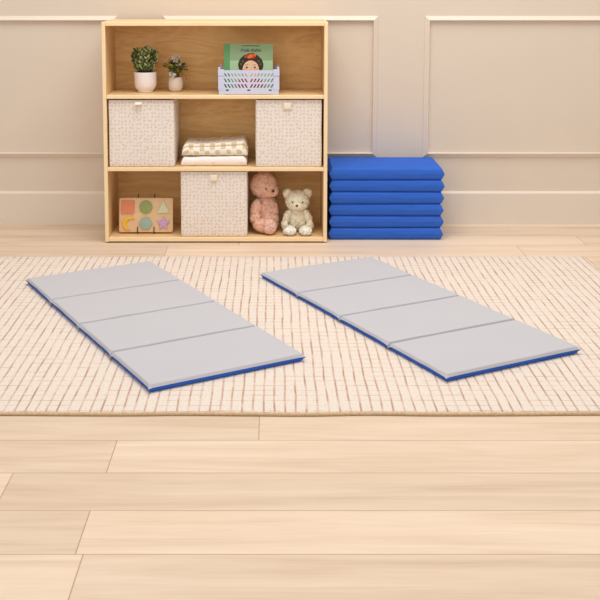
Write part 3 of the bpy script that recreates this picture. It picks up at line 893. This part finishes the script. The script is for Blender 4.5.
# ------------------------------------------------------------------ shape puzzle on a wire easel
TILT = R(-10)
PB = Vector((-0.5395, 4.353, 0.0312))                              # lower front edge of the board
TM = Matrix.Translation(PB) @ Matrix.Rotation(TILT, 4, 'X')
def make_easel():
    root = thing('wire_easel', 'black wire easel on the bottom shelf holding up the shape puzzle', 'stand', (PB.x, PB.y, 0.0238))
    inv = Matrix.Translation(-Vector((PB.x, PB.y, 0.0238)))
    for sx in (-0.035, 0.035):
        bm = bmesh.new()
        loc = [(sx, -0.0035, 0.024), (sx, -0.0035, 0.004), (sx, -0.0033, -0.0020), (sx, 0.004, -0.0026), (sx, 0.0142, -0.0024), (sx, 0.0160, 0.0), (sx, 0.0160, 0.08), (sx, 0.0160, 0.162)]
        tube(bm, [inv @ TM @ Vector(p) for p in loc], 0.0019, 8)
        link('upright', bm, M_black, root)
        bm = bmesh.new()
        p0 = inv @ TM @ Vector((sx, 0.0178, 0.09))
        tube(bm, [p0, p0.lerp(Vector((sx, 0.098, 0.0022)), 0.5), Vector((sx, 0.098, 0.0022))], 0.0018, 8)
        link('back_leg', bm, M_black, root)
    bm = bmesh.new(); p0 = inv @ TM @ Vector((0, 0.0158, 0.09)); tube(bm, [Vector((-0.035, p0.y + 0.002, p0.z)), Vector((0.035, p0.y + 0.002, p0.z))], 0.0015, 8); link('cross_bar', bm, M_black, root)
    bm = bmesh.new(); tube(bm, [Vector((-0.035, 0.098, 0.0022)), Vector((0.035, 0.098, 0.0022))], 0.0015, 8); link('cross_bar', bm, M_black, root)
make_easel()
def rrect(x0, x1, z0, z1, r, n=6):
    out = []
    for cx, cz, a0 in ((x1 - r, z0 + r, -90), (x1 - r, z1 - r, 0), (x0 + r, z1 - r, 90), (x0 + r, z0 + r, 180)):
        for k in range(n + 1):
            a = R(a0 + 90 * k / n); out.append((cx + r * math.cos(a), cz + r * math.sin(a)))
    return out
bm = bmesh.new(); prism(bm, rrect(-0.1145, 0.1145, 0, 0.1455, 0.008), 0.0, 0.0125, 0.0015)
o = link('puzzle_board', bm, M_pboard, None, True, angle=30); o.location = PB; o.rotation_euler = (TILT, 0, 0)
set_tag(o, 'light wooden puzzle board with six shape pieces, propped on the bottom shelf', 'puzzle')
def piece(kind, name, label, cx, cz, pts):
    bm = bmesh.new(); prism(bm, pts, -0.0065, -0.0002, 0.0018, seg=3)
    o = link(name, bm, M_pc[kind], None, True, angle=35)
    o.location = TM @ Vector((cx, 0, cz)); o.rotation_euler = (TILT, 0, 0)
    set_tag(o, label, 'puzzle piece', 'shape pieces on the puzzle board')
def poly(n, r, a0=90): return [(r * math.cos(R(a0 + 360 * k / n)), r * math.sin(R(a0 + 360 * k / n))) for k in range(n)][::1]
zt, zb = 0.107, 0.0375
xl, xm, xr = -0.0775, -0.0005, 0.0745
piece('coral', 'square_piece', 'coral square piece at the upper left of the puzzle board', xl, zt, rrect(-0.0275, 0.0275, -0.0275, 0.0275, 0.003, 3))
piece('green', 'circle_piece', 'moss green round piece at the top middle of the puzzle board', xm, zt, poly(40, 0.0275))
piece('cream', 'triangle_piece', 'pale green triangle piece at the upper right of the puzzle board', xr, zt - 0.002, [(-0.0245, -0.0235), (0.0245, -0.0235), (0.0255, -0.0215), (0.0016, 0.0285), (-0.0016, 0.0285), (-0.0255, -0.0215)])
mo = [(0.0285 * math.cos(R(54.3 + (251.4) * k / 28)), 0.0285 * math.sin(R(54.3 + 251.4 * k / 28))) for k in range(29)]
mo += [(0.0125 + 0.0235 * math.cos(R(280.1 - 200.2 * k / 22)), 0.0235 * math.sin(R(280.1 - 200.2 * k / 22))) for k in range(1, 22)]
ca, sa = math.cos(R(-22)), math.sin(R(-22))
mo = [(x * ca - y * sa + 0.006, x * sa + y * ca) for x, y in mo]
piece('yellow', 'crescent_piece', 'yellow crescent moon piece at the lower left of the puzzle board', xl, zb, mo)
piece('sage', 'hexagon_piece', 'grey-green hexagon piece at the bottom middle of the puzzle board', xm, zb, poly(6, 0.0295, 0))
st = []
for k in range(10):
    r = 0.0295 if k % 2 == 0 else 0.0145
    for da in (-4, 0, 4) if k % 2 == 0 else (0,):
        st.append(((r - abs(da) * 0.0004) * math.cos(R(90 + 36 * k + da)), (r - abs(da) * 0.0004) * math.sin(R(90 + 36 * k + da))))
piece('lilac', 'star_piece', 'lilac star piece at the lower right of the puzzle board', xr, zb, st)

# ------------------------------------------------------------------ plush bears
def fuzzy(bm, parts, seed, tuft=0.0080, dens=22000, sub=5, amp=0.0042):
    """plush lobes: noisy ellipsoids covered with tiny tufts"""
    rnd = random.Random(seed)
    for c, r, rot in parts:
        t = bmesh.new(); bmesh.ops.create_icosphere(t, subdivisions=sub, radius=1)
        Mx = Matrix.Translation(c) @ Euler(tuple(R(a) for a in rot)).to_matrix().to_4x4()
        for v in t.verts:
            n = v.co.normalized()
            k = 1 + (noise.noise(n * 3 + Vector((seed, 0, 0))) * 0.03)
            p = Vector((n.x * r[0], n.y * r[1], n.z * r[2])) * k
            p += n * amp * (noise.noise(p * 110 + Vector((seed, 2, 1))) + 0.5 * noise.noise(p * 260))
            v.co = p
        for f in t.faces: f.smooth = True
        merge(bm, t, Mx)
        area = 4 * PI * ((r[0] * r[1]) ** 1.6 / 3 + (r[0] * r[2]) ** 1.6 / 3 + (r[1] * r[2]) ** 1.6 / 3) ** (1 / 1.6)
        for _ in range(int(area * dens)):
            n = Vector((rnd.gauss(0, 1), rnd.gauss(0, 1), rnd.gauss(0, 1))).normalized()
            p = Vector((n.x * r[0], n.y * r[1], n.z * r[2]))
            g = Vector((n.x / r[0], n.y / r[1], n.z / r[2])).normalized()
            d = (g + Vector((rnd.gauss(0, .45), rnd.gauss(0, .45), rnd.gauss(0, .45) - 0.15))).normalized()
            s = d.orthogonal().normalized(); u = d.cross(s); b = tuft * rnd.uniform(0.22, 0.34)
            base = p - g * 0.0008
            q = [bm.verts.new(Mx @ (base + (s * math.cos(a) + u * math.sin(a)) * b)) for a in (0, 2.1, 4.2)]
            tp = bm.verts.new(Mx @ (base + d * tuft * rnd.uniform(0.6, 1.1)))
            for i in range(3): bm.faces.new((q[i], q[(i + 1) % 3], tp)).smooth = True
def bead(bm, c, r, rot=(0, 0, 0)):
    t = bmesh.new(); bmesh.ops.create_uvsphere(t, u_segments=16, v_segments=10, radius=1)
    for f in t.faces: f.smooth = True
    merge(bm, t, Matrix.Translation(c) @ Euler(tuple(R(a) for a in rot)).to_matrix().to_4x4() @ Matrix.Diagonal((*r, 1)))
def part(name, parts, m, parent, seed, **kw):
    bm = bmesh.new(); fuzzy(bm, parts, seed, **kw); 
    for v in bm.verts: v.co.z = max(v.co.z, 0.0004)
    return link(name, bm, m, parent)
V = Vector

def cream_bear():
    o = V((0.1065, 4.394, 0.0240))
    root = thing('teddy_bear', 'small cream plush bear sitting upright on the bottom shelf, facing forward', 'teddy bear', o)
    part('torso', [(V((0, 0.006, 0.058)), (0.040, 0.036, 0.056), (6, 0, 0))], M_cream, root, 1)
    hd = part('head', [(V((0, -0.004, 0.136)), (0.0500, 0.044, 0.0440), (0, 0, 0)), (V((0, -0.010, 0.124)), (0.0455, 0.040, 0.028), (0, 0, 0))], M_cream, root, 2)
    for s in (-1, 1):
        e = part('ear', [(V((s * 0.0415, 0.002, 0.166)), (0.0200, 0.012, 0.0200), (0, s * 25, 0))], M_cream, hd, 3 + s)
        part('arm', [(V((s * 0.0450, -0.006, 0.062)), (0.0155, 0.017, 0.041), (10, s * -20, 0)), (V((s * 0.0530, -0.014, 0.032)), (0.0150, 0.0175, 0.020), (0, 0, 0))], M_cream, root, 5 + s)
        lg = part('leg', [(V((s * 0.031, -0.030, 0.017)), (0.020, 0.042, 0.0165), (0, 0, s * -8))], M_cream, root, 8 + s)
        p = part('foot', [(V((s * 0.0335, -0.068, 0.0185)), (0.0265, 0.020, 0.0170), (0, 0, 0))], M_creamfoot, lg, 11 + s); p['label'] = 'paler plush foot'
        bm = bmesh.new(); bead(bm, V((s * 0.0215, -0.0495, 0.139)), (0.0034, 0.0026, 0.0034)); link('eye', bm, M_eye, hd, True)
    mz = part('muzzle', [(V((-0.003, -0.046, 0.124)), (0.019, 0.014, 0.0145), (0, 0, 0))], M_cream, hd, 15, tuft=0.003)
    bm = bmesh.new(); bead(bm, V((-0.004, -0.0610, 0.1270)), (0.0062, 0.0034, 0.0045)); bead(bm, V((-0.004, -0.0605, 0.1235)), (0.0032, 0.0028, 0.0035)); n = link('nose', bm, M_nose, hd, True); n['label'] = 'brown stitched nose'
cream_bear()

def pink_bear():
    o = V((-0.0370, 4.415, 0.0240))
    root = thing('teddy_bear', 'dusty pink plush bear slumped against the fabric bin, looking to the right', 'teddy bear', o)
    part('torso', [(V((0.008, 0.008, 0.082)), (0.053, 0.050, 0.078), (4, -4, 0)), (V((0.016, -0.004, 0.052)), (0.047, 0.048, 0.046), (0, 0, 0))], M_pink, root, 21, amp=0.006)
    hd = part('head', [(V((-0.002, -0.004, 0.200)), (0.0550, 0.052, 0.0560), (0, 8, 0)), (V((0.016, -0.016, 0.188)), (0.042, 0.042, 0.038), (0, 0, 0))], M_pink, root, 22, amp=0.006)
    part('ear', [(V((-0.042, -0.016, 0.206)), (0.011, 0.017, 0.027), (0, 12, 30))], M_pink, hd, 23)
    part('ear', [(V((0.012, 0.034, 0.240)), (0.018, 0.012, 0.019), (0, 0, -40))], M_pink, hd, 24)
    mz = part('muzzle', [(V((0.036, -0.034, 0.180)), (0.024, 0.022, 0.0225), (0, 0, 0))], M_pink, hd, 25)
    bm = bmesh.new(); bead(bm, V((0.0400, -0.0590, 0.1850)), (0.0066, 0.0046, 0.0070), (0, 0, 30)); n = link('nose', bm, M_nose, hd, True); n['label'] = 'brown stitched nose'
    bm = bmesh.new(); bead(bm, V((0.0100, -0.0605, 0.1950)), (0.0030, 0.0030, 0.0040)); link('eye', bm, M_eye, hd, True)
    bm = bmesh.new(); bead(bm, V((0.0555, -0.0310, 0.2010)), (0.0024, 0.0024, 0.0034)); link('eye', bm, M_eye, hd, True)
    part('arm', [(V((-0.034, -0.036, 0.100)), (0.0215, 0.024, 0.046), (8, 10, 0)), (V((-0.035, -0.044, 0.066)), (0.0235, 0.024, 0.026), (0, 0, 0))], M_pink, root, 26)
    part('arm', [(V((0.044, -0.006, 0.094)), (0.016, 0.022, 0.042), (10, -10, 0))], M_pink, root, 27)
    l1 = part('leg', [(V((0.000, -0.052, 0.034)), (0.046, 0.034, 0.030), (0, 8, 10)), (V((0.022, -0.070, 0.034)), (0.030, 0.028, 0.033), (0, 10, 0))], M_pink, root, 28)
    p = part('foot_pad', [(V((0.028, -0.090, 0.034)), (0.025, 0.012, 0.0285), (0, 18, 14))], M_pinksole, l1, 29, tuft=0.003); p['label'] = 'paler pink plush foot pad'
    part('leg', [(V((0.036, -0.012, 0.030)), (0.024, 0.036, 0.026), (0, 0, -4))], M_pink, root, 30)
pink_bear()

# ------------------------------------------------------------------ camera
cam_d = bpy.data.cameras.new('camera'); cam = bpy.data.objects.new('camera', cam_d); COL.objects.link(cam)
cam.location = (0, 0, 1.10706); cam.rotation_euler = (PI / 2 - 0.113658, 0, 0)
cam_d.sensor_width = 36; cam_d.lens = 1043.957 / 600 * 36
cam_d.shift_x = (300 - 272.54) / 600; cam_d.shift_y = -(300 - 97.155) / 600
cam_d.clip_start = 0.05
SC.camera = cam

# ------------------------------------------------------------------ light
w = bpy.data.worlds.new('world'); SC.world = w; w.use_nodes = True
bg = w.node_tree.nodes['Background']; bg.inputs[0].default_value = (1.0, 0.975, 0.95, 1); bg.inputs[1].default_value = 0.58
def area(name, loc, aim, sx, sy, power, col):
    l = bpy.data.lights.new(name, 'AREA'); l.shape = 'RECTANGLE'; l.size = sx; l.size_y = sy; l.energy = power; l.color = col
    o = bpy.data.objects.new(name, l); COL.objects.link(o); o.location = loc
    o.rotation_euler = (Vector(aim) - Vector(loc)).to_track_quat('-Z', 'Y').to_euler()
area('softbox_overhead', (0.3, 3.25, 3.4), (0.25, 3.8, 0.0), 2.8, 1.7, 97, (1, 0.985, 0.965))
area('softbox_front', (-0.9, -0.9, 2.0), (0.0, 4.0, 0.4), 2.6, 2.0, 33, (1, 0.985, 0.965))
SC.view_settings.view_transform = 'Standard'; SC.view_settings.look = 'None'
SC.view_settings.gamma = 1.0; SC.view_settings.exposure = -0.07
SC.view_settings.use_curve_mapping = False
